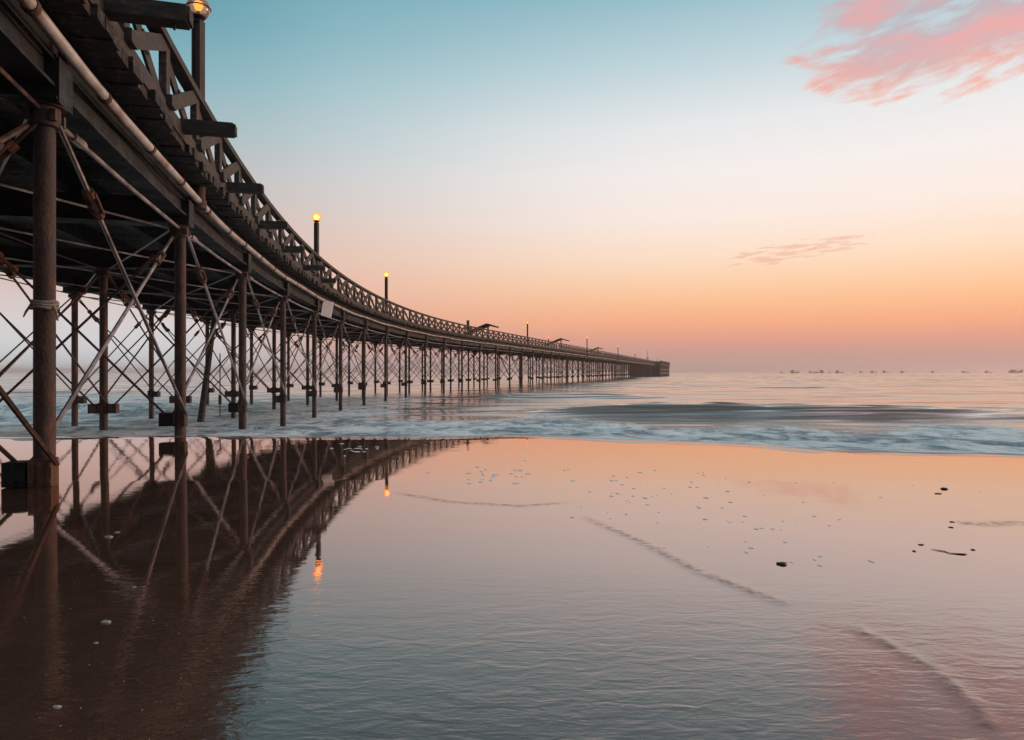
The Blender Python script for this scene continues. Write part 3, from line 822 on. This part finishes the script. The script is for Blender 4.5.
# ------------------------------------------------------------------ sky and sun
SUN_AZ, SUN_EL = R(66), R(4)
W = bpy.data.worlds.new('World'); SC.world = W; W.use_nodes = True; t = W.node_tree; t.nodes.clear()
out = t.nodes.new('ShaderNodeOutputWorld'); tc = t.nodes.new('ShaderNodeTexCoord')
V = t.nodes.new('ShaderNodeVectorMath'); V.operation = 'NORMALIZE'; t.links.new(tc.outputs['Generated'], V.inputs[0])
sx = node(t, 'ShaderNodeSeparateXYZ'); t.links.new(V.outputs[0], sx.inputs[0]); X_, Y_, Z_ = sx.outputs[0], sx.outputs[1], sx.outputs[2]
el = math_n(t, 'MULTIPLY', math_n(t, 'ARCSINE', Z_), 180/math.pi/50., clamp=True)
hl = math_n(t, 'SQRT', math_n(t, 'ADD', math_n(t, 'MULTIPLY', X_, X_), math_n(t, 'MULTIPLY', Y_, Y_)))
GA = R(34)
dt = math_n(t, 'DIVIDE', math_n(t, 'ADD', math_n(t, 'MULTIPLY', X_, math.sin(GA)), math_n(t, 'MULTIPLY', Y_, math.cos(GA))), math_n(t, 'MAXIMUM', hl, .001))
def stops(l): return [(e/50., lin(c)) for e, c in l]
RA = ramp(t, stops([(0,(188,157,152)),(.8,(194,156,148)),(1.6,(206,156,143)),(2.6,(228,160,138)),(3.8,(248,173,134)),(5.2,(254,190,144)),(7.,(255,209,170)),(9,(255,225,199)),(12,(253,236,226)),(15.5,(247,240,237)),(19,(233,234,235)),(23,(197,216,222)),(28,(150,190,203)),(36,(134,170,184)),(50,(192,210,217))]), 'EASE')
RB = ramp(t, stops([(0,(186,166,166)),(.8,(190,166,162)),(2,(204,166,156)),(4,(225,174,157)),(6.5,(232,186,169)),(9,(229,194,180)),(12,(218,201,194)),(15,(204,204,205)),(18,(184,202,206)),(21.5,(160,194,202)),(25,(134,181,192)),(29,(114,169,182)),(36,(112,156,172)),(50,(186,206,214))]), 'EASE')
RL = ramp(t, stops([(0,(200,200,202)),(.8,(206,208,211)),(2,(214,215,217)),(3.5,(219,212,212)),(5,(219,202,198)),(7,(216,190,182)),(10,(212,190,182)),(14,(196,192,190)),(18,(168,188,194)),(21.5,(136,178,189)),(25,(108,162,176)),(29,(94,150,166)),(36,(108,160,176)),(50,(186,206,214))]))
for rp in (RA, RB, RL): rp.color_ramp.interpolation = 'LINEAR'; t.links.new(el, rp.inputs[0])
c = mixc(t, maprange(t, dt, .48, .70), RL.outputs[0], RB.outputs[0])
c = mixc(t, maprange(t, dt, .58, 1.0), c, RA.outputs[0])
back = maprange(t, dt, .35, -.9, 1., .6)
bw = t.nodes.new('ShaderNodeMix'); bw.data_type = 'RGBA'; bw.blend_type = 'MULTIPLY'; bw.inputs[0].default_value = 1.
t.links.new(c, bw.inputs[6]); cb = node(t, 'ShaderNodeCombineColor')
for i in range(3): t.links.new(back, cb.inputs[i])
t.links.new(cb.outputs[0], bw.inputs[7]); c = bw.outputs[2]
# clouds, laid out on the dome ahead (a: across, b: up)
yy = math_n(t, 'MAXIMUM', Y_, .02); a_ = math_n(t, 'DIVIDE', X_, yy); b_ = math_n(t, 'DIVIDE', Z_, yy)
ahead = math_n(t, 'GREATER_THAN', Y_, .15)
cv = node(t, 'ShaderNodeCombineXYZ'); t.links.new(a_, cv.inputs[0]); t.links.new(b_, cv.inputs[1]); uv = cv.outputs[0]
warp = noise(t, mapping(t, uv, (5, 9, 1)), 1., 3, .5)
streak = noise(t, mapping(t, mapping(t, uv, rot=(0,0,R(-19))), (4.0, 19, 1)), 1.0, 7, .60, .55)
fine = noise(t, mapping(t, mapping(t, uv, rot=(0,0,R(-22))), (12, 44, 1)), 1.0, 5, .6, .5)
# the cloud's own extent: its lower edge rises to the right, a thin tongue points left
low = math_n(t, 'ADD', .366, math_n(t, 'ABSOLUTE', math_n(t, 'MULTIPLY', math_n(t, 'SUBTRACT', a_, .56), .22)))
low = math_n(t, 'ADD', low, math_n(t, 'MULTIPLY', math_n(t, 'SUBTRACT', warp, .5), .09))
e1 = maprange(t, math_n(t, 'SUBTRACT', b_, low), -.012, .035)
lft = math_n(t, 'SUBTRACT', a_, math_n(t, 'ADD', .37, math_n(t, 'MULTIPLY', math_n(t, 'SUBTRACT', warp, .5), .10)))
e2 = maprange(t, lft, -.03, .19)
body = math_n(t, 'MULTIPLY', e1, e2)
tong = math_n(t, 'MULTIPLY', maprange(t, math_n(t, 'ABSOLUTE', math_n(t, 'SUBTRACT', b_, math_n(t, 'ADD', .442, math_n(t, 'MULTIPLY', math_n(t, 'SUBTRACT', warp, .5), .03)))), .020, .0), maprange(t, a_, .355, .42))
tong = math_n(t, 'MULTIPLY', tong, maprange(t, a_, .60, .48))
body = math_n(t, 'MAXIMUM', body, math_n(t, 'MULTIPLY', tong, .95))
dens = math_n(t, 'ADD', math_n(t, 'MULTIPLY', math_n(t, 'SUBTRACT', streak, .5), 2.1), math_n(t, 'ADD', .5, math_n(t, 'MULTIPLY', math_n(t, 'SUBTRACT', fine, .5), 1.2)))
mask = maprange(t, math_n(t, 'ADD', dens, math_n(t, 'MULTIPLY', body, .54)), .62, 1.14)
mask = math_n(t, 'MULTIPLY', math_n(t, 'MULTIPLY', mask, maprange(t, body, .05, .5)), ahead)
glow = maprange(t, math_n(t, 'ADD', math_n(t, 'SUBTRACT', b_, low), math_n(t, 'MULTIPLY', math_n(t, 'SUBTRACT', streak, .5), .16)), .01, .11, 1., 0.)
cc = mixc(t, maprange(t, streak, .44, .68), lin((192,176,184)), lin((242,164,160)))
cc = mixc(t, math_n(t, 'MULTIPLY', glow, .85), cc, lin((255,165,138)))
c = mixc(t, math_n(t, 'MULTIPLY', mask, .86), c, cc)
# small broken streaks lower down
sm = noise(t, mapping(t, mapping(t, uv, rot=(0,0,R(-6))), (30, 230, 1)), 1., 4, .6, .3)
ea = math_n(t, 'MULTIPLY', maprange(t, math_n(t, 'ABSOLUTE', math_n(t, 'SUBTRACT', a_, .415)), .15, .06), maprange(t, math_n(t, 'ABSOLUTE', math_n(t, 'SUBTRACT', b_, math_n(t, 'ADD', .176, math_n(t, 'MULTIPLY', math_n(t, 'SUBTRACT', a_, .425), .16)))), .024, .004))
smk = math_n(t, 'MULTIPLY', math_n(t, 'MULTIPLY', maprange(t, math_n(t, 'ADD', sm, math_n(t, 'MULTIPLY', ea, .24)), .66, .80), ahead), maprange(t, ea, .02, .3))
c = mixc(t, math_n(t, 'MULTIPLY', smk, .5), c, lin((238,170,150)))
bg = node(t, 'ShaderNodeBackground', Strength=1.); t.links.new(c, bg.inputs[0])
sky = t.nodes.new('ShaderNodeTexSky'); sky.sky_type = 'NISHITA'; sky.sun_disc = False; sky.sun_elevation = SUN_EL; sky.sun_rotation = SUN_AZ
sky.dust_density = 2.
bg2 = node(t, 'ShaderNodeBackground', Strength=.004); t.links.new(sky.outputs[0], bg2.inputs[0])
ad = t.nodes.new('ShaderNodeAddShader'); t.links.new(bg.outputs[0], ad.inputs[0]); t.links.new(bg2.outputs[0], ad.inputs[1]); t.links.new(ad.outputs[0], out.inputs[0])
sl = bpy.data.lights.new('sun', 'SUN'); sl.energy = 1.9; sl.angle = R(12); sl.color = (1., .62, .42)
so = bpy.data.objects.new('sun', sl); COL.objects.link(so)
dv = Vector((math.sin(SUN_AZ)*math.cos(SUN_EL), math.cos(SUN_AZ)*math.cos(SUN_EL), math.sin(SUN_EL)))
so.rotation_euler = (-dv).to_track_quat('-Z', 'Y').to_euler()

# ------------------------------------------------------------------ render settings
vs = SC.view_settings; vs.view_transform = 'Standard'; vs.look = 'None'; vs.gamma = 1.; vs.exposure = 0.; vs.use_curve_mapping = False
SC.render.engine = 'CYCLES'
cy = SC.cycles; cy.max_bounces = 6; cy.diffuse_bounces = 2; cy.glossy_bounces = 4; cy.volume_bounces = 1; cy.transparent_max_bounces = 8
cy.use_denoising = True; cy.sample_clamp_indirect = 6.
cy.caustics_reflective = False; cy.caustics_refractive = False
